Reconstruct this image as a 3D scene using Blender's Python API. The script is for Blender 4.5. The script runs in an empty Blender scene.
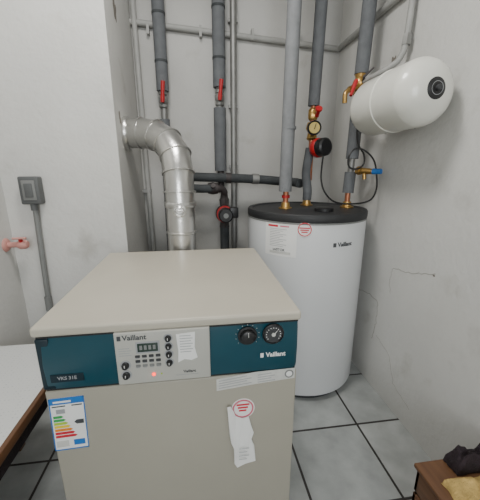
import bpy, bmesh, math, random
from mathutils import Vector, Matrix, noise
random.seed(4)
SC=bpy.context.scene
COL=SC.collection

# ---------------------------------------------------------------- materials
def nodes_mat(name):
    m=bpy.data.materials.new(name); m.use_nodes=True
    nt=m.node_tree; b=nt.nodes['Principled BSDF']
    return m,nt,b
def mat(name,col,rough=0.5,metal=0.0,var=0.06,scale=12.0,bump=0.0,bscale=60.0,coat=0.0):
    m,nt,b=nodes_mat(name)
    tc=nt.nodes.new('ShaderNodeTexCoord')
    n=nt.nodes.new('ShaderNodeTexNoise'); n.inputs['Scale'].default_value=scale; n.inputs['Detail'].default_value=5
    nt.links.new(tc.outputs['Object'],n.inputs['Vector'])
    mr=nt.nodes.new('ShaderNodeMapRange'); mr.inputs['From Min'].default_value=.25; mr.inputs['From Max'].default_value=.75
    mr.inputs['To Min'].default_value=1-var; mr.inputs['To Max'].default_value=1+var
    nt.links.new(n.outputs['Fac'],mr.inputs['Value'])
    vm=nt.nodes.new('ShaderNodeVectorMath'); vm.operation='SCALE'; vm.inputs[0].default_value=col[:3]
    nt.links.new(mr.outputs[0],vm.inputs['Scale'])
    nt.links.new(vm.outputs[0],b.inputs['Base Color'])
    b.inputs['Roughness'].default_value=rough; b.inputs['Metallic'].default_value=metal
    if coat: b.inputs['Coat Weight'].default_value=coat
    if bump:
        n2=nt.nodes.new('ShaderNodeTexNoise'); n2.inputs['Scale'].default_value=bscale; n2.inputs['Detail'].default_value=4
        nt.links.new(tc.outputs['Object'],n2.inputs['Vector'])
        bp=nt.nodes.new('ShaderNodeBump'); bp.inputs['Strength'].default_value=bump; bp.inputs['Distance'].default_value=.01
        nt.links.new(n2.outputs['Fac'],bp.inputs['Height']); nt.links.new(bp.outputs[0],b.inputs['Normal'])
    return m
def wall_mat(name,c1,c2,stain=(0.34,0.32,0.28),stamt=.5):
    m,nt,b=nodes_mat(name)
    L=nt.links.new
    tc=nt.nodes.new('ShaderNodeTexCoord')
    def nz(s,d=6):
        n=nt.nodes.new('ShaderNodeTexNoise'); n.inputs['Scale'].default_value=s; n.inputs['Detail'].default_value=d
        L(tc.outputs['Object'],n.inputs['Vector']); return n
    n1=nz(1.8); n2=nz(7,9); n3=nz(45,3); n4=nz(2.6,3)
    mx=nt.nodes.new('ShaderNodeMix'); mx.data_type='RGBA'
    mx.inputs[6].default_value=(*c1,1); mx.inputs[7].default_value=(*c2,1)
    r1=nt.nodes.new('ShaderNodeValToRGB'); r1.color_ramp.elements[0].position=.35; r1.color_ramp.elements[1].position=.65
    L(n1.outputs['Fac'],r1.inputs[0]); L(r1.outputs[0],mx.inputs[0])
    mx2=nt.nodes.new('ShaderNodeMix'); mx2.data_type='RGBA'
    r2=nt.nodes.new('ShaderNodeValToRGB'); r2.color_ramp.elements[0].position=.57; r2.color_ramp.elements[1].position=.74
    r3=nt.nodes.new('ShaderNodeValToRGB'); r3.color_ramp.elements[0].position=.45; r3.color_ramp.elements[1].position=.62
    L(n2.outputs['Fac'],r2.inputs[0]); L(n4.outputs['Fac'],r3.inputs[0])
    mu=nt.nodes.new('ShaderNodeMath'); mu.operation='MULTIPLY'; mu.inputs[1].default_value=stamt
    mu2=nt.nodes.new('ShaderNodeMath'); mu2.operation='MULTIPLY'
    L(r2.outputs[0],mu.inputs[0]); L(mu.outputs[0],mu2.inputs[0]); L(r3.outputs[0],mu2.inputs[1]); L(mu2.outputs[0],mx2.inputs[0])
    L(mx.outputs[2],mx2.inputs[6]); mx2.inputs[7].default_value=(*stain,1)
    L(mx2.outputs[2],b.inputs['Base Color'])
    b.inputs['Roughness'].default_value=.85
    ad=nt.nodes.new('ShaderNodeMath'); ad.operation='ADD'
    L(n2.outputs['Fac'],ad.inputs[0]); L(n3.outputs['Fac'],ad.inputs[1])
    bp=nt.nodes.new('ShaderNodeBump'); bp.inputs['Strength'].default_value=.22; bp.inputs['Distance'].default_value=.01
    L(ad.outputs[0],bp.inputs['Height']); L(bp.outputs[0],b.inputs['Normal'])
    return m
def floor_mat():
    m,nt,b=nodes_mat('floor_tile'); L=nt.links.new
    tc=nt.nodes.new('ShaderNodeTexCoord')
    br=nt.nodes.new('ShaderNodeTexBrick'); br.offset=0; br.squash=1
    br.inputs['Scale'].default_value=1; br.inputs['Brick Width'].default_value=.33; br.inputs['Row Height'].default_value=.33
    br.inputs['Mortar Size'].default_value=.005; br.inputs['Mortar Smooth'].default_value=.1
    br.inputs['Color1'].default_value=(.42,.435,.425,1); br.inputs['Color2'].default_value=(.36,.38,.375,1); br.inputs['Mortar'].default_value=(.035,.03,.028,1)
    L(tc.outputs['Object'],br.inputs['Vector'])
    n=nt.nodes.new('ShaderNodeTexNoise'); n.inputs['Scale'].default_value=9; n.inputs['Detail'].default_value=9
    L(tc.outputs['Object'],n.inputs['Vector'])
    mr=nt.nodes.new('ShaderNodeMapRange'); mr.inputs['From Min'].default_value=.3; mr.inputs['From Max'].default_value=.7; mr.inputs['To Min'].default_value=.74; mr.inputs['To Max'].default_value=1.12
    L(n.outputs['Fac'],mr.inputs[0])
    vm=nt.nodes.new('ShaderNodeVectorMath'); vm.operation='SCALE'
    L(br.outputs['Color'],vm.inputs[0]); L(mr.outputs[0],vm.inputs['Scale']); L(vm.outputs[0],b.inputs['Base Color'])
    b.inputs['Roughness'].default_value=.4
    bp=nt.nodes.new('ShaderNodeBump'); bp.inputs['Strength'].default_value=.5; bp.inputs['Distance'].default_value=.004; bp.invert=True
    L(br.outputs['Fac'],bp.inputs['Height']); L(bp.outputs[0],b.inputs['Normal'])
    return m
def dots_mat():
    m,nt,b=nodes_mat('dotted_oilcloth'); L=nt.links.new
    tc=nt.nodes.new('ShaderNodeTexCoord')
    v=nt.nodes.new('ShaderNodeTexVoronoi'); v.inputs['Scale'].default_value=80; v.inputs['Randomness'].default_value=.1
    L(tc.outputs['Object'],v.inputs['Vector'])
    r=nt.nodes.new('ShaderNodeValToRGB'); r.color_ramp.elements[0].position=.20; r.color_ramp.elements[1].position=.30
    r.color_ramp.elements[0].color=(.46,.48,.48,1); r.color_ramp.elements[1].color=(.68,.69,.68,1)
    L(v.outputs['Distance'],r.inputs[0]); L(r.outputs[0],b.inputs['Base Color']); b.inputs['Roughness'].default_value=.45
    return m
def wood_mat(name,a,c):
    m,nt,b=nodes_mat(name); L=nt.links.new
    tc=nt.nodes.new('ShaderNodeTexCoord'); mp=nt.nodes.new('ShaderNodeMapping'); mp.inputs['Scale'].default_value=(30,3,30)
    n=nt.nodes.new('ShaderNodeTexNoise'); n.inputs['Scale'].default_value=1.5; n.inputs['Detail'].default_value=6
    L(tc.outputs['Object'],mp.inputs[0]); L(mp.outputs[0],n.inputs['Vector'])
    r=nt.nodes.new('ShaderNodeValToRGB'); r.color_ramp.elements[0].color=(*a,1); r.color_ramp.elements[1].color=(*c,1)
    L(n.outputs['Fac'],r.inputs[0]); L(r.outputs[0],b.inputs['Base Color']); b.inputs['Roughness'].default_value=.5
    return m

M={}
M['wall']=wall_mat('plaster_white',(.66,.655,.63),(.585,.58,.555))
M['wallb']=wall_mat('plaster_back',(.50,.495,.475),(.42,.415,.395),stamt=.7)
M['ceil']=wall_mat('plaster_ceiling',(.64,.63,.61),(.60,.59,.57),stamt=.1)
M['floor']=floor_mat()
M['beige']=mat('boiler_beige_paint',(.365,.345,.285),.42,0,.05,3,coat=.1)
M['beigelit']=mat('boiler_beige_lit',(.50,.465,.385),.42,0,.06,4)  # same beige as the cabinet, lightened: light on the top put into the colour
M['teal']=mat('petrol_plastic',(.003,.055,.080),.38)
M['tealdk']=mat('petrol_dark',(.002,.016,.026),.4)
M['module']=mat('control_grey_plastic',(.45,.445,.405),.45,0,.02)
M['black']=mat('black_plastic',(.012,.012,.013),.4)
M['tankcap']=mat('tank_cover_plastic',(.020,.021,.023),.55)
M['dkgrey']=mat('dark_grey_plastic',(.04,.042,.045),.5)
M['lcd']=mat('lcd_glass',(.03,.05,.04),.2)
M['white']=mat('white_paper',(.82,.82,.80),.6,0,.03)
M['paperw']=mat('worn_paper',(.57,.57,.54),.7,0,.12,40)
M['ink']=mat('ink_grey',(.05,.055,.06),.6)
M['inkl']=mat('ink_light',(.33,.34,.35),.6)
M['red']=mat('red_print',(.60,.02,.04),.5)
M['redp']=mat('red_lever',(.42,.012,.015),.4)
M['pink']=mat('pink_print',(.65,.16,.22),.6)
M['blue']=mat('blue_print',(.02,.16,.50),.5)
M['tank']=mat('tank_white_enamel',(.68,.695,.705),.32,0,.02,3,coat=.3)
M['tankex']=mat('vessel_cream_enamel',(.73,.725,.66),.3,0,.02,coat=.3)
M['ins']=mat('grey_foam_insulation',(.115,.122,.13),.8,0,.15,20,.3,90)
M['insl']=mat('light_grey_foam_insulation',(.19,.197,.205),.75,0,.12,20,.3,90)
M['insdk']=mat('dark_foam_insulation',(.045,.05,.053),.8,0,.2,20,.3,90)
M['steel']=mat('galvanised_pipe',(.26,.26,.25),.5,.6,.15,20)
M['paintpipe']=mat('painted_conduit',(.34,.34,.325),.6,0,.12,15)
M['flue']=mat('aluminium_flue',(.60,.595,.575),.28,.92,.10,8,.15,30)
M['brass']=mat('brass',(.50,.31,.10),.35,.85,.15,30)
M['copper']=mat('copper',(.50,.20,.11),.4,.8,.2,30)
M['salmon']=mat('salmon_paint',(.60,.29,.25),.5)
M['greyplastic']=mat('grey_switch_plastic',(.10,.105,.105),.5)
M['greyplastic2']=mat('grey_switch_light',(.20,.205,.20),.5)
M['wood']=wood_mat('brown_wood',(.07,.030,.014),(.23,.11,.05))
M['dots']=dots_mat()
M['tan']=mat('tan_towel',(.55,.38,.13),.95,0,.25,60,.6,250)
M['darkcloth']=mat('dark_cloth',(.022,.014,.018),.95,0,.5,40,.5,200)
M['green']=mat('green_print',(.03,.35,.08),.5); M['lime']=mat('lime_print',(.40,.60,.04),.5)
M['yellow']=mat('yellow_print',(.80,.60,.02),.5); M['orange']=mat('orange_print',(.80,.25,.02),.5)
M['dialcream']=mat('gauge_cream',(.50,.38,.10),.5)
M['iron']=mat('cast_iron_pump',(.05,.042,.042),.55,.3,.3,30)
M['crack']=mat('crack_dark',(.34,.32,.29),.9)
M['bruise']=mat('bare_plaster',(.20,.18,.155),.95,0,.3,30)
def emis(name,c,s):
    m,nt,b=nodes_mat(name); b.inputs['Emission Color'].default_value=(*c,1); b.inputs['Emission Strength'].default_value=s; b.inputs['Base Color'].default_value=(*c,1); return m
M['led']=emis('led_red',(1,.03,.01),4)

# ---------------------------------------------------------------- helpers
def root(name,loc=(0,0,0)):
    e=bpy.data.objects.new(name,None); e.empty_display_size=.1; e.location=loc; COL.objects.link(e); return e
def finish(bm,name,m,parent=None,smooth=False):
    me=bpy.data.meshes.new(name)
    bmesh.ops.recalc_face_normals(bm,faces=bm.faces)
    bm.to_mesh(me); bm.free()
    if smooth:
        for p in me.polygons: p.use_smooth=True
    o=bpy.data.objects.new(name,me); COL.objects.link(o)
    if isinstance(m,str): m=M[m]
    me.materials.append(m)
    if smooth:
        me.set_sharp_from_angle(angle=math.radians(38))
    if parent:
        o.parent=parent; o.matrix_parent_inverse=Matrix.Translation(-parent.location)
    return o
def box(name,lo,hi,m,parent=None,bev=0,seg=3):
    bm=bmesh.new()
    bmesh.ops.create_cube(bm,size=1)
    for v in bm.verts:
        v.co=Vector([lo[i]+(v.co[i]+.5)*(hi[i]-lo[i]) for i in range(3)])
    if bev: bmesh.ops.bevel(bm,geom=bm.edges[:],offset=bev,segments=seg,profile=.5,affect='EDGES')
    return finish(bm,name,m,parent,smooth=bool(bev))
def smoothpath(pts,n=8):
    P=[Vector(p) for p in pts]; out=[]
    for i in range(len(P)-1):
        p0=P[max(i-1,0)];p1=P[i];p2=P[i+1];p3=P[min(i+2,len(P)-1)]
        for k in range(n):
            t=k/n
            out.append(.5*((2*p1)+(-p0+p2)*t+(2*p0-5*p1+4*p2-p3)*t*t+(-p0+3*p1-3*p2+p3)*t**3))
    out.append(P[-1]); return out
def tube(name,pts,r,m,parent=None,seg=20,caps=True,smooth=True):
    P=[Vector(p) for p in pts]; n=len(P)
    R_=r if isinstance(r,(list,tuple)) else [r]*n
    bm=bmesh.new(); rings=[]
    T=[]
    for i in range(n):
        a=(P[i]-P[i-1]).normalized() if i>0 else None
        b=(P[i+1]-P[i]).normalized() if i<n-1 else None
        t=a if b is None else (b if a is None else (a+b))
        if t.length<1e-6: t=a
        T.append(t.normalized())
    up=Vector((0,0,1)) if abs(T[0].z)<.9 else Vector((1,0,0))
    nrm=(up-T[0]*up.dot(T[0])).normalized()
    for i in range(n):
        nrm=(nrm-T[i]*nrm.dot(T[i])).normalized()
        bi=T[i].cross(nrm)
        rings.append([bm.verts.new(P[i]+(nrm*math.cos(2*math.pi*k/seg)+bi*math.sin(2*math.pi*k/seg))*R_[i]) for k in range(seg)])
    for i in range(n-1):
        for k in range(seg):
            bm.faces.new([rings[i][k],rings[i][(k+1)%seg],rings[i+1][(k+1)%seg],rings[i+1][k]])
    if caps:
        bm.faces.new(rings[0]); bm.faces.new(rings[-1])
    return finish(bm,name,m,parent,smooth)
def cyl(name,a,b,r,m,parent=None,seg=24):
    return tube(name,[a,b],r,m,parent,seg)
def lathe(name,prof,org,axis,m,parent=None,seg=48):
    ax=Vector(axis).normalized(); o=Vector(org)
    u=Vector((0,0,1)) if abs(ax.z)<.9 else Vector((1,0,0))
    u=(u-ax*u.dot(ax)).normalized(); w=ax.cross(u)
    bm=bmesh.new(); rings=[]
    for h,r in prof:
        if r<1e-5: rings.append([bm.verts.new(o+ax*h)])
        else: rings.append([bm.verts.new(o+ax*h+(u*math.cos(2*math.pi*k/seg)+w*math.sin(2*math.pi*k/seg))*r) for k in range(seg)])
    for i in range(len(rings)-1):
        A,B=rings[i],rings[i+1]
        for k in range(seg):
            k2=(k+1)%seg
            if len(A)==1 and len(B)==1: continue
            if len(A)==1: bm.faces.new([A[0],B[k],B[k2]])
            elif len(B)==1: bm.faces.new([A[k],A[k2],B[0]])
            else: bm.faces.new([A[k],A[k2],B[k2],B[k]])
    if len(rings[0])>1: bm.faces.new(rings[0])
    if len(rings[-1])>1: bm.faces.new(rings[-1])
    return finish(bm,name,m,parent,True)
def sheet(name,pts,m,parent=None,th=.0006,d=(0,-1,0)):
    d=Vector(d); bm=bmesh.new()
    vs=[bm.verts.new(Vector(p)) for p in pts]; f=bm.faces.new(vs)
    r=bmesh.ops.extrude_face_region(bm,geom=[f])
    for v in r['geom']:
        if isinstance(v,bmesh.types.BMVert): v.co+=d*th
    return finish(bm,name,m,parent)
def text_mesh(body,size,bold=0.0):
    cu=bpy.data.curves.new('t','FONT'); cu.body=body; cu.size=size; cu.extrude=.0003; cu.offset=bold; cu.align_x='CENTER'; cu.align_y='CENTER'
    o=bpy.data.objects.new('t',cu); COL.objects.link(o)
    bpy.context.view_layer.update()
    me=bpy.data.meshes.new_from_object(o.evaluated_get(bpy.context.evaluated_depsgraph_get()))
    bpy.data.objects.remove(o); return me
def text_front(name,body,size,x,y,z,m,parent,bold=0.0,rot=0):
    me=text_mesh(body,size,bold)
    c,s=math.cos(rot),math.sin(rot)
    for v in me.vertices:
        a,b_,e=v.co
        v.co=Vector((x+a*c-b_*s,y-e,z+a*s+b_*c))
    me.materials.clear(); me.materials.append(M[m])
    o=bpy.data.objects.new(name,me); COL.objects.link(o)
    o.parent=parent; o.matrix_parent_inverse=Matrix.Translation(-parent.location); return o
def disc_front(name,x,y,z,r,m,parent,th=.001,seg=32):
    return cyl(name,(x,y,z),(x,y-th,z),r,m,parent,seg)

# ---------------------------------------------------------------- room
XR=.90; YB=2.0; XL=-.825; YF=-2.4; ZC=2.45; XC=-.337; YC=1.434; T=.12
fl=box('floor',(XL-.2-.69,YF-.2-1.05,-.1),(XR+.2-.69,YB+.2-1.05,0),'floor'); fl.location=(.69,1.05,0)
box('ceiling',(XL-.2,YF-.2,ZC),(XR+.2,YB+.2,ZC+.1),'ceil')
wr=box('wall_right',(XR,YF-.12,0),(XR+T,YB+T,ZC),'wall')
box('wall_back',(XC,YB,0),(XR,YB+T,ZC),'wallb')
wc=box('wall_chimney_breast',(XL,YC,0),(XC,YB+T,ZC),'wall')
box('wall_left',(XL-T,YF-.12,0),(XL,YB+T,ZC),'wall')
wf=root('wall_front',(0,YF,0))
wx0,wx1,wz0,wz1=-.75,.45,.95,2.25
box('wall_front_below',(XL,YF-T,0),(XR,YF,wz0),'wall',wf)
box('wall_front_above',(XL,YF-T,wz1),(XR,YF,ZC),'wall',wf)
box('wall_front_side_1',(XL,YF-T,wz0),(wx0,YF,wz1),'wall',wf)
box('wall_front_side_2',(wx1,YF-T,wz0),(XR,YF,wz1),'wall',wf)
wn=root('added_window_1',(0,YF-.06,0))  # unseen window, added behind the camera as a light source
for i,(a,b) in enumerate([((wx0,wz0),(wx1,wz0+.05)),((wx0,wz1-.05),(wx1,wz1)),((wx0,wz0),(wx0+.05,wz1)),((wx1-.05,wz0),(wx1,wz1)),((-.18,wz0),(-.12,wz1))]):
    box('frame_%d'%i,(a[0],YF-.09,a[1]),(b[0],YF-.05,b[1]),'white',wn)
def crack(n,pts,r=.0012):
    P=[]
    for i in range(len(pts)-1):
        a=Vector(pts[i]);b=Vector(pts[i+1])
        for k in range(8):
            q=a.lerp(b,k/8); P.append((XR-.0001,q.x+random.uniform(-.004,.004),q.y+random.uniform(-.004,.004)))
    P.append((XR-.0001,*pts[-1])); tube(n,P,r,'crack',wr,6)
crack('crack_1',[(1.235,.69),(1.12,.70),(.985,.745)])
crack('crack_2',[(1.50,.472),(1.40,.49),(1.317,.478),(1.31,.36),(1.33,.26)],.0014)
crack('crack_3',[(1.235,.69),(1.25,.62),(1.23,.56)],.0009)
crack('crack_4',[(1.30,.30),(1.18,.26),(1.12,.14),(1.0,.10)],.0010)
def bruise(n,fn,cu,cv,ru,rv,parent,seed):
    bm=bmesh.new(); vs=[]
    for i in range(22):
        a=2*math.pi*i/22; k=.7+.6*noise.noise(Vector((math.cos(a)*1.6,math.sin(a)*1.6,seed)))
        vs.append(bm.verts.new(fn(cu+ru*k*math.cos(a),cv+rv*k*math.sin(a))))
    bm.faces.new(vs); finish(bm,n,'bruise',parent)
R_=lambda y,z:(XR-.0006,y,z)
bruise('bare_patch_1',R_,1.42,1.60,.030,.045,wr,1.3)
bruise('bare_patch_2',R_,.99,.735,.010,.005,wr,5.1)
S_=lambda y,z:(XC+.0006,y,z)
bruise('bare_patch_3',S_,1.62,1.83,.035,.05,wc,2.7)
bruise('bare_patch_4',S_,1.52,1.36,.02,.04,wc,4.4)

# ---------------------------------------------------------------- boiler
B=root('floor_standing_boiler',(-.066,.96,0))
bx0,bx1=-.371,.239
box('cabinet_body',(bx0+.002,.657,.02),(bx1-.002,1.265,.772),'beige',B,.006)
box('front_door_panel',(bx0,.650,.03),(bx1,.664,.630),'beige',B,.004)
box('plinth',(bx0+.02,.68,0),(bx1-.02,1.24,.03),'dkgrey',B)
box('lid',(bx0-.003,.640,.776),(bx1+.002,1.275,.80),'beigelit',B,.007,4)
box('lid_shadow_joint',(bx0+.003,.650,.769),(bx1-.003,1.26,.777),'black',B)
bm=bmesh.new()
pr=[(.664,.634),(.651,.636),(.647,.65),(.645,.70),(.648,.75),(.653,.771),(.664,.771)]
prev=None
for x in (bx0+.001,bx0+.012,bx1-.012,bx1-.001):
    dy=.008 if x in (bx0+.001,bx1-.001) else 0
    ring=[bm.verts.new((x,min(y+dy,.664),z)) for y,z in pr]
    if prev:
        for k in range(len(pr)-1): bm.faces.new([prev[k],ring[k],ring[k+1],prev[k+1]])
    else: bm.faces.new(ring)
    prev=ring
bm.faces.new(prev)
finish(bm,'fascia_panel','teal',B,True)
box('fascia_shadow_gap',(bx0+.004,.654,.628),(bx1-.004,.664,.637),'black',B)
box('fascia_left_end',(bx0-.001,.648,.636),(bx0+.028,.660,.768),'tealdk',B,.004)
box('model_label_plate',(-.350,.6448,.657),(-.278,.6465,.677),'tealdk',B)
text_front('model_label','VKS 31E',.012,-.314,.6444,.667,'inkl',B,.0002)
# control module
my=.636
box('control_module',(-.200,my,.641),(.016,.650,.777),'module',B,.003)
text_front('module_brand','Vaillant',.018,-.155,my-.0005,.7635,'ink',B,.0004)
box('module_brand_mark',(-.193,my-.001,.7575),(-.185,my,.769),'ink',B)
box('display_frame',(-.154,my-.001,.722),(-.100,my,.752),'inkl',B,.0005)
box('display',(-.150,my-.002,.726),(-.104,my-.0005,.748),'lcd',B,.001)
for k in range(4): box('display_digit_%d'%k,(-.145+k*.010,my-.0026,.732),(-.139+k*.010,my-.001,.743),'greyplastic2',B)
def knob(n,x,z,r,m='black'):
    lathe(n+'_scale',[(0,r*1.45),(.0006,r*1.45),(.0006,0)],(x,my,z),(0,-1,0),'inkl',B,24)
    lathe(n,[(0,r),(.004,r),(.005,r*.82),(.010,r*.75),(.011,r*.6),(.011,0)],(x,my-.0005,z),(0,-1,0),m,B,24)
    box(n+'_mark',(x-.0006,my-.0125,z),(x+.0006,my-.011,z+r*.7),'white',B)
knob('knob_1',-.180,.694,.0085); knob('knob_2',-.180,.668,.0085)
for i,z in enumerate((.757,.736,.715,.693)): knob('knob_%d'%(i+3),-.080,z,.0072)
for r_ in range(3):
    for c in range(4):
        x=-.157+c*.0155; z=.711-r_*.0125
        box('button_%d_%d'%(r_,c),(x,my-.0022,z),(x+.011,my,z+.007),('dkgrey','dkgrey','greyplastic2')[r_],B,.0008,1)
        box('button_print_%d_%d'%(r_,c),(x+.001,my-.0004,z-.0028),(x+.009,my,z-.0014),'inkl',B)
disc_front('led',-.118,my,.664,.004,'led',B,.002,16); disc_front('led_2',-.100,my,.664,.0018,'lime',B,.0015,12)
for k in range(4): box('print_line_%d'%k,(-.192,my-.0004,.718+.006*k),(-.164-.004*(k%2),my,.7195+.006*k),'inkl',B)
sheet('torn_sticker',[(-.062,my,.765),(-.018,my,.768),(-.020,my,.728),(-.014,my,.700),(-.028,my,.694),(-.045,my,.698),(-.060,my,.690),(-.058,my,.722)],'white',B)
for k in range(7): box('sticker_text_%d'%k,(-.054,my-.001,.759-k*.007),(-.028+.004*(k%2),my-.0005,.7605-k*.007),'inkl',B)
text_front('module_brand_small','Vaillant',.010,-.034,my-.0005,.664,'ink',B,.0002)
box('service_flap_line',(-.066,my-.0004,.655),(-.012,my,.6562),'inkl',B)
# right fascia
fy=.6455
lathe('thermostat_dial',[(0,.024),(.003,.024),(.004,.019),(.014,.017),(.016,.014),(.016,0)],(.108,fy+.001,.742),(0,-1,0),'black',B)
box('thermostat_pointer',(.1074,fy-.017,.746),(.1086,fy-.0145,.757),'paperw',B)
for k in range(11):
    a=math.radians(-130+26*k); x=.108+.029*math.sin(a); z=.742+.029*math.cos(a)
    disc_front('dial_tick_%d'%k,x,fy+.001,z,.0009,'paperw',B,.0016,8)
lathe('gauge_bezel',[(0,.027),(.004,.027),(.006,.024),(.004,.023),(.004,0)],(.172,fy+.001,.742),(0,-1,0),'black',B)
disc_front('gauge_face',.172,fy-.003,.742,.0222,'dkgrey',B,.0008)
for k in range(13):
    a=math.radians(-130+21.6*k); x=.172+.0178*math.sin(a); z=.742+.0178*math.cos(a)
    disc_front('gauge_tick_%d'%k,x,fy-.0038,z,.0012,'white',B,.0006,8)
sheet('gauge_needle',[(.170,fy-.0045,.740),(.174,fy-.0045,.741),(.184,fy-.0045,.755)],'white',B)
disc_front('gauge_hub',.172,fy-.004,.742,.005,'paperw',B,.002,16)
text_front('fascia_brand','Vaillant',.017,.180,fy-.0005,.684,'white',B,.0005)
box('fascia_brand_mark',(.141,fy-.001,.678),(.149,fy+.002,.690),'white',B)
# stickers on the door
dy=.650
sheet('service_sticker',[(.030,dy,.588),(.130,dy,.598),(.130,dy,.634),(.030,dy,.622)],'paperw',B)
sheet('service_sticker_side',[(.130,dy,.598),(.234,dy,.606),(.235,dy,.636),(.130,dy,.634)],'paperw',B)
for k in range(4): sheet('sticker_line_%d'%k,[(.036,dy-.0006,.594+.007*k),(.120-.012*(k%2),dy-.0006,.603+.007*k),(.120-.012*(k%2),dy-.0006,.605+.007*k),(.036,dy-.0006,.596+.007*k)],'inkl',B,.0003)
for k in range(4): sheet('sticker_text_line_%d'%k,[(.136,dy-.0006,.602+.007*k),(.182-.01*(k%2),dy-.0006,.605+.007*k),(.182-.01*(k%2),dy-.0006,.607+.007*k),(.136,dy-.0006,.604+.007*k)],'inkl',B,.0003)
disc_front('green_seal',.219,dy-.0006,.620,.012,'greyplastic2',B,.0004); disc_front('green_seal_core',.219,dy-.001,.620,.008,'white',B,.0004)
lathe('round_sticker',[(0,.031),(.0008,.031),(.0008,0)],(.098,dy,.526),(0,-1,0),'white',B)
tube('round_sticker_ring',[(.098+.026*math.cos(a*math.pi/16),dy-.0012,.526+.026*math.sin(a*math.pi/16)) for a in range(33)],.0022,'pink',B,6)
for k in range(3): box('round_sticker_text_%d'%k,(.081+.003*k,dy-.0015,.536-k*.009),(.115-.004*k,dy-.0008,.541-k*.009),'red',B)
bm=bmesh.new()
TG=[(.064,.545),(.070,.530),(.078,.508),(.096,.500),(.112,.506),(.118,.480),(.126,.452),(.120,.430),(.128,.405),(.132,.356),(.104,.346),(.082,.335),(.074,.352),(.077,.395),(.066,.425),(.062,.455),(.068,.490)]
vs=[bm.verts.new((x,dy-.004-.006*math.sin((.54-z)*18+x*30)**2,z)) for x,z in TG]
bm.faces.new(vs); bmesh.ops.triangulate(bm,faces=bm.faces[:])
bmesh.ops.solidify(bm,geom=bm.faces[:],thickness=.0008)
finish(bm,'torn_paper_tag','white',B)
for k in range(4): box('tag_line_%d'%k,(.086,dy-.0115,.405-k*.012),(.114-.006*(k%2),dy-.011,.4065-k*.012),'inkl',B)
# energy label
def ep(u,v):
    c,s=math.cos(-.035),math.sin(-.035); return (-.3665+u*c+v*s*-1*-1, dy-.0, .610+u*s*-1-v*c)
def erect(n,u0,v0,u1,v1,m,l):
    pts=[ep(u0,v0),ep(u1,v0),ep(u1,v1),ep(u0,v1)]
    sheet(n,[(p[0],dy-.0007*l,p[2]) for p in pts],m,B,.0005)
erect('energy_label',0,0,.080,.152,'white',0)
erect('energy_label_border_top',0,0,.080,.003,'blue',1); erect('energy_label_border_l',0,0,.0025,.152,'blue',1)
erect('energy_label_border_r',.0775,0,.080,.152,'blue',1); erect('energy_label_border_b',0,.149,.080,.152,'blue',1)
erect('energy_label_header',.002,.003,.078,.018,'blue',1)
erect('energy_label_header_text',.010,.008,.050,.013,'white',2)
erect('energy_label_model',.006,.022,.036,.025,'ink',1); erect('energy_label_model2',.050,.022,.074,.025,'ink',1)
erect('energy_label_icon',.014,.032,.034,.044,'inkl',1)
for k,c in enumerate(('green','green','lime','yellow','orange','red','red')):
    w=.018+k*.0045; v=.050+k*.0095
    pts=[ep(.006,v),ep(.006+w,v),ep(.011+w,v+.0035),ep(.006+w,v+.007),ep(.006,v+.007)]
    sheet('energy_bar_%d'%k,[(p[0],dy-.0007,p[2]) for p in pts],M[c],B,.0005)
pts=[ep(.052,.072),ep(.058,.066),ep(.074,.066),ep(.074,.078),ep(.058,.078)]
sheet('energy_class_arrow',[(p[0],dy-.0007,p[2]) for p in pts],'ink',B,.0005)
erect('energy_label_foot1',.006,.124,.034,.142,'paperw',1); erect('energy_label_foot2',.046,.124,.072,.140,'blue',1)
box('draught_hood',(-.16,1.262,.50),(.01,1.30,.70),'greyplastic',B,.01)

# ---------------------------------------------------------------- flue pipe
FL=root('flue_pipe',(-.08,1.37,1.0))
r=.064
fp=[(-.325,1.60,1.305),(-.255,1.585,1.305),(-.185,1.545,1.292),(-.128,1.490,1.255),(-.092,1.435,1.195),(-.082,1.40,1.120),(-.080,1.385,1.04),(-.080,1.378,.80),(-.080,1.375,.52)]
tube('flue_elbow_and_riser',fp,[r*1.06,r*1.06,r*1.06,r*1.06,r*1.06,r*1.04,r,r,r],'flue',FL,40)
def ringat(n,p,d,rr,w=.008,m='flue'):
    d=Vector(d).normalized(); p=Vector(p)
    lathe(n,[(-w,rr-.003),(-w*.6,rr),(w*.6,rr),(w,rr-.003)],p,d,m,FL,40)
for i in range(1,7):
    d=Vector(fp[i+1])-Vector(fp[i-1]); ringat('flue_bead_%d'%i,fp[i],d,r*1.06+.005,.004)
ringat('flue_joint',(-.080,1.382,.985),(0,0,1),r+.006,.012); ringat('flue_joint_low',(-.080,1.379,.86),(0,0,1),r+.004,.006)
ringat('flue_collar',(-.322,1.60,1.305),(1,-.15,0),r+.014,.014,'flue')
lathe('inspection_cap',[(0,.030),(.012,.030),(.014,.025),(.010,.021),(.016,.014),(.016,0)],(-.080,1.324,.965),(-.02,-1,.0),'flue',FL,32)
box('inspection_cap_grip',(-.098,1.303,.962),(-.062,1.312,.968),'flue',FL,.002)
tube('flue_stub',[(-.08,1.375,.58),(-.08,1.29,.58)],.055,'flue',FL,32)

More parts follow.
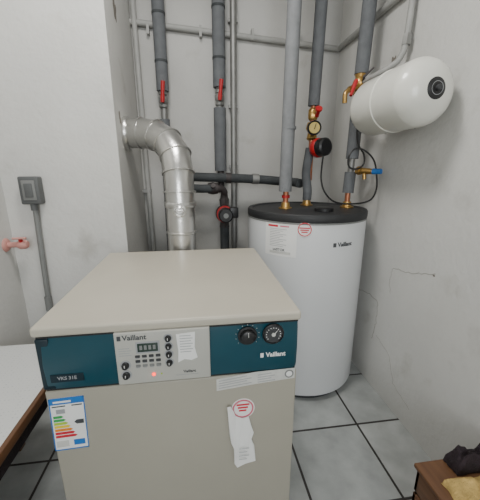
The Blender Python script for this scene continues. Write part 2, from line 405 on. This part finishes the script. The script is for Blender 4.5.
# ---------------------------------------------------------------- tank
cx,cy,tr=.554,1.506,.298
TK=root('hot_water_cylinder',(cx,cy,0))
lathe('cylinder_shell',[(.03,tr-.012),(.035,tr-.003),(.045,tr),(.905,tr),(.912,tr-.001)],(cx,cy,0),(0,0,1),'tank',TK,96)
lathe('cylinder_base',[(0,tr-.03),(.035,tr-.02)],(cx,cy,0),(0,0,1),'dkgrey',TK,64)
lathe('black_top_cover',[(.912,tr+.001),(.917,tr+.003),(.942,tr+.003),(.948,tr-.001),(.948,tr-.018),(.942,tr-.024),(.942,.12),(.946,.11),(.946,0)],(cx,cy,0),(0,0,1),'tankcap',TK,96)
lathe('cover_rim_strip',[(.904,tr+.0005),(.905,tr+.002),(.9115,tr+.002),(.912,tr+.0005)],(cx,cy,0),(0,0,1),'greyplastic2',TK,96)
def patch(n,ph0,ph1,z0,z1,m,off=.0008,k=12):
    bm=bmesh.new(); prev=None
    for i in range(k+1):
        ph=math.radians(ph0+(ph1-ph0)*i/k); R2=tr+off
        a=[bm.verts.new((cx+R2*math.sin(ph),cy-R2*math.cos(ph),z)) for z in (z0,z1)]
        if prev: bm.faces.new([prev[0],a[0],a[1],prev[1]])
        prev=a
    return finish(bm,n,m,TK,True)
def patchdisc(n,ph,z,r0,m,off):
    bm=bmesh.new(); vs=[]
    for i in range(28):
        a=2*math.pi*i/28; s=math.radians(ph)+r0*math.cos(a)/tr; R2=tr+off
        vs.append(bm.verts.new((cx+R2*math.sin(s),cy-R2*math.cos(s),z+r0*math.sin(a))))
    c=bm.verts.new((cx+(tr+off)*math.sin(math.radians(ph)),cy-(tr+off)*math.cos(math.radians(ph)),z))
    for i in range(28): bm.faces.new([c,vs[i],vs[(i+1)%28]])
    return finish(bm,n,m,TK,True)
def cyltext(n,body,size,ph,z,m,bold=0):
    me=text_mesh(body,size,bold)
    for v in me.vertices:
        s=math.radians(ph)+v.co.x/tr; R2=tr+.001+v.co.z
        v.co=Vector((cx+R2*math.sin(s),cy-R2*math.cos(s),z+v.co.y))
    me.materials.clear(); me.materials.append(M[m])
    o=bpy.data.objects.new(n,me); COL.objects.link(o); o.parent=TK; o.matrix_parent_inverse=Matrix.Translation(-TK.location)
patch('data_sheet',-56,-26,.755,.904,'white')
for k in range(11): patch('data_line_%d'%k,-51,-35-(k%3)*3,.878-k*.0078,.880-k*.0078,'inkl',.0013,6)
patch('data_red',-53,-43,.888,.897,'red',.0013,4); patch('data_red_2',-41,-33,.890,.896,'pink',.0013,4); patch('data_table',-51,-31,.765,.777,'paperw',.0013,6)
cyltext('data_sheet_title','uniSTOR',.016,-42,.784,'ink',.0004)
patchdisc('round_sticker',-20,.885,.033,'white',.0014)
for k in range(3): patch('sticker_text_%d'%k,-24.5+k,-15.5-k,.889-k*.009,.894-k*.009,'red',.0022,4)
pts=[]
for i in range(33):
    a=2*math.pi*i/32; s=math.radians(-20)+.028*math.cos(a)/tr; pts.append((cx+(tr+.0015)*math.sin(s),cy-(tr+.0015)*math.cos(s),.885+.028*math.sin(a)))
tube('sticker_ring',pts,.0022,'red',TK,6)
cyltext('tank_brand','Vaillant',.027,17,.815,'ink',.0008)
patch('tank_brand_mark',5.0,8.0,.805,.824,'ink',.001,2)
for i,(px,py) in enumerate(((.443,1.50),(.60,1.62),(.777,1.50))):
    lathe('tank_port_%d'%i,[(.944,.034),(.950,.034),(.952,.024),(.975,.020)],(px,py,0),(0,0,1),'brass',TK,24)
lathe('sensor_cap',[(.944,.045),(.958,.045),(.962,.038),(.962,0)],(.60,1.38,0),(0,0,1),'black',TK,32)

# ---------------------------------------------------------------- valves and pipes
def lever_valve(parent,p,d=(0,0,1),r=.026,m='steel',lever=(0,-1,.3),L=.085,col='redp'):
    p=Vector(p); d=Vector(d).normalized()
    lathe('valve_body',[(-.045,r*.8),(-.040,r),(-.026,r),(-.022,r*.75),(-.012,r*1.05),(.012,r*1.05),(.022,r*.75),(.026,r),(.040,r),(.045,r*.8)],p,d,m,parent,16)
    tube('valve_stem',[p,p+Vector((0,-r-.018,0))],.010,m,parent,12)
    q=p+Vector((0,-r-.018,0)); lv=Vector(lever).normalized()*L
    tube('valve_lever',[q-lv*.25,q,q+lv*.3+Vector((0,-.008,0)),q+lv+Vector((0,-.012,0))],[.010,.013,.010,.012],col,parent,10)
def collar(parent,p,r,m='insdk',w=.006):
    lathe('insulation_band',[(-w,r),(-w,r+.002),(w,r+.002),(w,r)],p,(0,0,1),m,parent,24)
p=root('heating_pipe_riser',(-.177,1.93,1.2)); x,y=-.177,1.93
tube('insulated_top',[(x,y,ZC),(x,y,1.57)],.034,'ins',p)
for z in (1.72,1.95): collar(p,(x,y,z),.034)
tube('bare_pipe',[(x,y,1.58),(x,y,1.36)],.017,'steel',p)
lever_valve(p,(x,y,1.525),m='steel',lever=(.10,0,1))
tube('insulated_bottom',[(x,y,1.42),(x,y,.02)],.030,'ins',p)
p=root('heating_pipe_riser',(.146,1.93,1.2)); x=.146
tube('insulated_top',[(x,y,ZC),(x,y,1.60)],.036,'ins',p)
for z in (1.75,2.0): collar(p,(x,y,z),.036)
tube('bare_pipe',[(x,y,1.61),(x,y,1.48)],.018,'steel',p)
lever_valve(p,(x,y,1.545),m='steel',lever=(.10,0,1))
tube('insulated_bottom',[(x,y,1.49),(x,y,1.13)],.036,'ins',p)
tube('bare_lower',[(x,y,1.14),(x,1.90,1.05),(x,1.895,1.00)],.02,'iron',p)
p=root('thin_riser_pipe',(.232,1.95,1.2)); tube('pipe',[(.232,1.955,ZC),(.232,1.955,.0)],.019,'steel',p)
for z in (1.15,1.5,1.95): box('pipe_clip',(.205,1.965,z),(.259,2.0,z+.018),'steel',p)
p=root('circulation_pump',(.160,1.85,.87)); c=Vector((.160,1.86,.875))
lathe('volute',[(-.035,.045),(-.03,.052),(.01,.055),(.03,.048)],c,(0,-1,0),'iron',p)
lathe('red_motor_ring',[(.03,.050),(.045,.052),(.055,.048)],c,(0,-1,0),'redp',p)
lathe('motor_housing',[(.055,.044),(.105,.042),(.112,.036),(.112,0)],c,(0,-1,0),'black',p)
box('terminal_box',(.185,1.76,.86),(.235,1.83,.92),'black',p,.005)
lathe('nut_top',[(.045,.026),(.085,.030),(.095,.024),(.125,.020)],c,(0,0,1),'iron',p,8); lathe('nut_bottom',[(.045,.026),(.085,.030),(.095,.024)],c,(0,0,-1),'iron',p,8)
tube('pump_return_pipe',[(.160,1.86,.80),(.160,1.86,.0)],.028,'insdk',p)
disc_front('motor_cap',.160,1.748,.875,.015,'greyplastic2',p,.002,20)
p=root('flow_pipe',(.2,1.84,1.09))
tube('long_run',smoothpath([(-.135,1.84,1.10),(.30,1.84,1.085),(.50,1.84,1.07),(.575,1.80,1.065),(.590,1.72,1.06)],6),.026,'insdk',p)
tube('coupling_a',[(.33,1.84,1.084),(.37,1.84,1.083)],.031,'steel',p)
tube('coupling_b',[(.17,1.84,1.09),(.20,1.84,1.089)],.031,'iron',p)
tube('return_run',[(-.10,1.80,1.035),(.03,1.80,1.03),(.09,1.81,1.03)],.024,'insdk',p)
tube('return_elbow',smoothpath([(.09,1.81,1.03),(.135,1.82,1.03),(.155,1.83,1.015),(.160,1.84,1.0)],5),.020,'iron',p)
lathe('check_valve_body',[(-.03,.03),(0,.036),(.03,.03)],(.09,1.82,1.03),(1,0,0),'iron',p,16)
tube('check_valve_cap',[(.09,1.82,1.03),(.09,1.77,1.05)],.014,'iron',p,8)
# P4
p=root('tank_feed_pipe',(.448,1.5,1.5)); x,y=.443,1.5
tube('insulated_pipe',[(x+.014,y,ZC),(x-.004,y,1.03)],.032,'insl',p)
for z in (1.33,1.9): collar(p,(x+.003,y,z),.033,'insl')
tube('copper_end',[(x,y,1.04),(x,y,.975)],.014,'copper',p); tube('red_tag',[(x,y,1.012),(x,y,.998)],.021,'redp',p,12)
# P5
p=root('cold_water_pipe',(.62,1.65,1.5)); x,y=.619,1.65
tube('insulated_pipe',[(x+.022,y,ZC),(x+.001,y,1.46)],.030,'ins',p)
tube('bare_pipe',[(x,y,1.47),(x,y,1.08)],.014,'copper',p)
lathe('brass_fitting',[(1.39,.02),(1.40,.026),(1.44,.026),(1.45,.018)],(x,y,0),(0,0,1),'brass',p,8)
lathe('brass_body',[(1.29,.02),(1.30,.028),(1.33,.022),(1.35,.034),(1.38,.026)],(x,y,0),(0,0,1),'brass',p,16)
tube('insulated_foot',smoothpath([(x-.005,y,1.25),(x-.02,y,1.12),(.60,1.62,1.03),(.60,1.62,.976)],5),.024,'ins',p)
g=root('pressure_gauge',(.612,1.60,1.345))
lathe('case',[(0,.008),(.018,.008),(.018,.036),(.034,.036),(.038,.032),(.034,.027),(.034,0)],(.612,1.615,1.345),(-.2,-.97,.0),'black',g)
lathe('dial',[(.0345,.027),(.0355,.027),(.0355,0)],(.612,1.615,1.345),(-.2,-.97,0),'dialcream',g)
tube('needle',[(.604,1.578,1.338),(.612,1.578,1.366)],.0018,'black',g,6)
lathe('red_handle',[(0,.010),(.04,.010),(.04,.018),(.05,.018),(.05,0)],(.627,1.612,1.405),(-.1,-.6,.5),'redp',g,12)
a=root('zone_valve_actuator',(.645,1.60,1.245)); c=Vector((.630,1.630,1.247))
d=Vector((.35,-.93,.05))
lathe('black_knob',[(0,.030),(.03,.044),(.06,.047),(.085,.045),(.092,.036),(.092,0)],c,d,'black',a,32)
lathe('red_ring',[(.010,.044),(.020,.050),(.040,.050),(.048,.045)],c,d,'redp',a,32)
# P6
p=root('hot_water_pipe',(.80,1.5,1.4)); x,y=.787,1.5
tube('insulated_top',[(x+.030,y,ZC),(x+.004,y,1.575)],.032,'ins',p)
tube('copper_pipe',[(x+.003,y,1.58),(x,y,1.38)],.013,'copper',p)
lathe('brass_valve',[(1.48,.02),(1.49,.027),(1.51,.02),(1.525,.032),(1.545,.032),(1.56,.022),(1.575,.026)],(x,y,0),(0,0,1),'brass',p,12)
tube('brass_side',[(x,y,1.53),(x-.065,y-.03,1.50)],.014,'brass',p,10)
tube('red_lever',[(x-.05,y-.04,1.51),(x-.055,y-.07,1.525),(x-.085,y-.09,1.46)],[.010,.010,.007],'redp',p,10)
tube('green_lever',[(x,y-.03,1.535),(x-.01,y-.055,1.55),(x+.025,y-.07,1.585)],[.006,.006,.004],'iron',p,10)
tube('brass_elbow',smoothpath([(x-.065,y-.03,1.50),(x-.085,y-.035,1.48),(x-.085,y-.035,1.44)],4),.011,'brass',p,10)
tube('insulated_bottom',[(x,y,1.395),(x-.004,y,1.19)],.031,'ins',p)
tube('steel_mid',[(x-.004,y,1.19),(x-.006,y,1.12)],.016,'steel',p)
tube('insulated_foot',[(x-.006,y,1.125),(x-.01,y,1.02)],.028,'ins',p)
tube('copper_end',[(x-.01,y,1.03),(x-.01,y,.975)],.014,'copper',p)
t=root('drain_tap',(.82,1.43,1.125))
tube('tap_body',[(x+.010,1.470,1.135),(.812,1.44,1.130),(.838,1.39,1.128)],[.014,.016,.013],'brass',t,14)
lathe('tap_nut',[(0,.021),(.02,.021)],(.80,1.465,1.132),(.03,-.07,0),'brass',t,6)
tube('blue_handle',[(.838,1.39,1.128),(.860,1.355,1.128)],[.014,.012],'blue',t,14)
tube('tap_spout',[(.815,1.43,1.13),(.818,1.425,1.09)],.009,'brass',t,10)
h=root('black_cable_loop',(.75,1.42,1.1))
tube('cable',smoothpath([(.645,1.540,1.20),(.625,1.50,1.15),(.605,1.45,1.09),(.615,1.42,1.03),(.66,1.40,.985),(.74,1.38,.975),(.83,1.38,.99),(.872,1.40,1.04),(.878,1.42,1.11),(.855,1.42,1.18),(.81,1.43,1.225),(.765,1.44,1.235),(.735,1.44,1.20),(.74,1.44,1.15),(.78,1.43,1.14),(.815,1.44,1.165),(.81,1.44,1.21),(.78,1.45,1.26),(.77,1.455,1.34),(.775,1.458,1.39)],8),.0042,'black',h,8)

# expansion vessel
E=root('expansion_vessel',(.768,1.16,1.385))
ez=1.388; R3=.110; ex=.772; ya=.965
prof=[(0,.0),(.002,.027),(.008,.055),(.020,.080),(.038,.098),(.058,R3-.002),(.070,R3),(.19,R3),(.192,R3+.003),(.202,R3+.003),(.204,R3),(.325,R3),(.345,.104),(.363,.088),(.381,.062),(.390,.030),(.392,0)]
lathe('vessel_shell',[(h_,r_) for h_,r_ in prof],(ex,ya,ez),(-.05,1,.0),'tankex',E,64)
tube('steel_link',smoothpath([(.755,1.35,ez+.01),(.762,1.385,1.40),(.780,1.42,1.41),(.785,1.455,1.42)],5),.011,'steel',E,12)
lathe('badge_disc',[(-.001,.0),(-.001,.012),(.0012,.026),(.0060,.036),(.010,.036)],(ex,ya-.0015,ez),(-.05,1,0),'black',E,32)
lathe('badge_valve_cap',[(-.012,0),(-.012,.007),(-.010,.009),(.002,.009)],(ex,ya-.0015,ez),(-.05,1,0),'dkgrey',E,20)
pts=[(ex+.020*math.cos(i*math.pi/16),ya-.0015,ez+.020*math.sin(i*math.pi/16)) for i in range(33)]
tube('badge_print_ring',pts,.0010,'inkl',E,6)
for yy in (1.09,1.26):
    xo=ex-.05*(yy-ya)
    tube('strap_%d'%int(yy*100),[(xo+(R3+.001)*math.cos(a),yy,ez+(R3+.001)*math.sin(a)) for a in [math.radians(-70+i*140/20) for i in range(21)]],.003,'steel',E,8)
    box('wall_bracket_%d'%int(yy*100),(.868,yy-.012,ez-.05),(.90,yy+.012,ez+.05),'steel',E)
p=root('vessel_feed_pipe',(.865,1.24,1.9))
tube('pipe',smoothpath([(.878,1.30,ZC),(.875,1.30,1.9),(.868,1.30,1.66),(.855,1.31,1.585),(.825,1.34,1.555),(.80,1.40,1.54),(.793,1.465,1.535)],6),.0125,'paintpipe',p,14)
tube('nut',[(.870,1.30,1.67),(.868,1.30,1.63)],.018,'steel',p,6)

p=root('wall_conduit',(.3,1.98,1.88))
tube('back_run',[(-.337,1.98,1.925),(.3,1.98,1.885),(.882,1.98,1.85)],.016,'paintpipe',p,14)
tube('side_run',[(.882,1.985,1.85),(.882,1.2,1.853),(.882,.3,1.855)],.016,'paintpipe',p,14)
for xx in (-.25,.04,.34,.62): box('clip_%d'%int(xx*100+50),(xx,1.966,1.868),(xx+.014,2.0,1.925),'paintpipe',p)
p=root('corner_conduit',(-.305,1.97,1.2))
tube('conduit',[(-.318,1.975,ZC),(-.305,1.965,1.2),(-.295,1.96,.0)],.015,'paintpipe',p,14)
box('conduit_clip',(-.337,1.95,1.0),(-.29,2.0,1.02),'steel',p)

# ---------------------------------------------------------------- left side
s=root('light_switch_box',(-.70,1.42,1.05))
box('box',(-.742,1.392,.992),(-.662,1.434,1.108),'greyplastic',s,.007)
box('rocker_frame',(-.728,1.388,1.010),(-.676,1.393,1.092),'greyplastic2',s,.003)
box('rocker',(-.718,1.384,1.022),(-.686,1.390,1.080),'greyplastic',s,.003)
tube('cable_gland',[(-.702,1.412,.995),(-.702,1.412,.965)],.014,'greyplastic',s,14)
tube('conduit_drop',[(-.702,1.418,.97),(-.715,1.418,.50)],.0115,'greyplastic2',s,14)
tube('conduit_end',[(-.715,1.418,.56),(-.716,1.418,.49)],.015,'greyplastic2',s,14)
g=root('gas_cock',(-.78,1.38,.82))
tube('pipe_stub',[(-.825,1.38,.822),(-.745,1.38,.822)],.012,'salmon',g,16)
lathe('escutcheon',[(0,.03),(.006,.026),(.010,.016)],(-.825,1.38,.822),(1,0,0),'salmon',g,24)
lathe('cock_body',[(-.02,.014),(-.01,.020),(.01,.020),(.02,.014)],(-.758,1.38,.822),(1,0,0),'salmon',g,20)
tube('handle',[(-.758,1.38,.822),(-.758,1.365,.85)],[.008,.008],'redp',g,10); tube('handle_bar',[(-.785,1.362,.853),(-.732,1.362,.853)],.005,'salmon',g,10)

TB=root('low_side_table',(-.66,.60,0))
tz=.460; tx1=-.50; ty1=1.17; ty0=.05
box('tabletop_cloth',(XL+.003,ty0,tz-.004),(tx1-.012,ty1,tz),'dots',TB)
box('tabletop_board',(XL+.003,ty0,tz-.022),(tx1-.012,ty1,tz-.004),'wood',TB)
box('edge_trim_long',(tx1-.014,ty0-.002,tz-.028),(tx1,ty1+.002,tz+.002),'wood',TB,.003)
box('edge_trim_front',(XL+.003,ty0-.014,tz-.028),(tx1,ty0,tz+.002),'wood',TB,.003)
box('apron_long',(tx1-.045,ty0+.03,tz-.095),(tx1-.025,ty1-.03,tz-.022),'darkcloth',TB)
for i,(xx,yy) in enumerate(((XL+.02,ty0+.02),(tx1-.06,ty0+.02),(XL+.02,ty1-.06),(tx1-.06,ty1-.06))):
    box('leg_%d'%i,(xx,yy,0),(xx+.038,yy+.038,tz-.02),'wood',TB,.003)

# ---------------------------------------------------------------- crate + cloths
C=root('wooden_crate',(.74,.44,0))
cx0,cx1,cy0,cy1,ch=.622,.885,.30,.622,.27
for k in range(3):
    z0=.01+k*.09
    box('slat_l_%d'%k,(cx0,cy0,z0),(cx0+.012,cy1,z0+.08),'wood',C,.002); box('slat_r_%d'%k,(cx1-.012,cy0,z0),(cx1,cy1,z0+.08),'wood',C,.002)
    box('slat_f_%d'%k,(cx0,cy0,z0),(cx1,cy0+.012,z0+.08),'wood',C,.002); box('slat_b_%d'%k,(cx0,cy1-.012,z0),(cx1,cy1,z0+.08),'wood',C,.002)
box('crate_base',(cx0,cy0,0),(cx1,cy1,.012),'wood',C)
for xx in (cx0+.012,cx1-.032):
    for yy in (cy0+.012,cy1-.032): box('corner_post',(xx,yy,.01),(xx+.02,yy+.02,ch),'wood',C)
box('crate_lid',(cx0-.008,cy0-.008,ch),(cx1+.004,cy1+.008,ch+.014),'wood',C,.004)
def cloth(n,x0,x1,y0,y1,z,h,m,seed,par):
    bm=bmesh.new(); N=40; V=[]
    for j in range(N+1):
        row=[]
        for i in range(N+1):
            u=i/N; v=j/N
            e=min(u,1-u,v,1-v); k=min(1,e*6)
            nz=noise.noise(Vector((u*3.2+seed,v*2.6,seed)))*.5+.5
            fold=abs(noise.noise(Vector((u*6+seed,v*3,seed*2))))
            zz=z+.003+k**.5*h*(.45+.6*nz-.5*fold)
            xx=x0+(x1-x0)*u+noise.noise(Vector((v*4,seed,0)))*.012
            yy=y0+(y1-y0)*v+noise.noise(Vector((u*4,0,seed)))*.006
            row.append(bm.verts.new((xx,yy,max(zz,z+.002))))
        V.append(row)
    for j in range(N):
        for i in range(N): bm.faces.new([V[j][i],V[j][i+1],V[j+1][i+1],V[j+1][i]])
    return finish(bm,n,m,par,True)
tw=root('folded_towel',(.76,.49,.284)); cloth('towel',.645,.875,.42,.562,.2835,.050,'tan',3.3,tw)
dc=root('dark_garment',(.78,.6,.284)); cloth('garment',.705,.882,.574,.626,.2835,.070,'darkcloth',7.1,dc)

# ---------------------------------------------------------------- camera
f=300.;p_=math.atan(79/300);yw=math.atan(.1386)
F=Vector((math.sin(yw)*math.cos(p_),math.cos(yw)*math.cos(p_),-math.sin(p_)))
Rv=Vector((math.cos(yw),-math.sin(yw),0)); U=Rv.cross(F)
cam=bpy.data.cameras.new('camera'); co=bpy.data.objects.new('camera',cam); COL.objects.link(co)
cam.sensor_fit='HORIZONTAL'; cam.sensor_width=36; cam.lens=36*f/480; cam.clip_start=.02
mw=Matrix((Rv,U,-F)).transposed().to_4x4(); mw.translation=Vector((0,0,1.13)); co.matrix_world=mw
SC.camera=co

# ---------------------------------------------------------------- lights
def area(n,loc,target,sx,sy,e,c):
    l=bpy.data.lights.new(n,'AREA'); l.shape='RECTANGLE'; l.size=sx; l.size_y=sy; l.energy=e; l.color=c
    o=bpy.data.objects.new(n,l); COL.objects.link(o); o.location=loc
    o.rotation_euler=(Vector(target)-Vector(loc)).to_track_quat('-Z','Y').to_euler(); return o
area('added_window_light',(-.15,YF+.02,1.6),(.0,1.5,1.0),1.15,1.25,44,(.96,.985,1.0))  # added area light, set in the unseen window opening
cl=root('added_ceiling_lamp',(-.1,.85,ZC))  # unseen lamp, added overhead to brighten the boiler lid
lathe('added_lamp_base',[(0,.12),(.02,.12),(.035,.10)],(-.1,.85,ZC),(0,0,-1),'white',cl)
area('added_overhead_light',(-.1,.85,ZC-.06),(-.05,1.0,0),.35,.35,18,(1,.98,.94))  # added light from above, lifts the lid against the front
w=bpy.data.worlds.new('world'); SC.world=w; w.use_nodes=True
bg=w.node_tree.nodes['Background']; bg.inputs[0].default_value=(.8,.9,1,1); bg.inputs[1].default_value=1.0
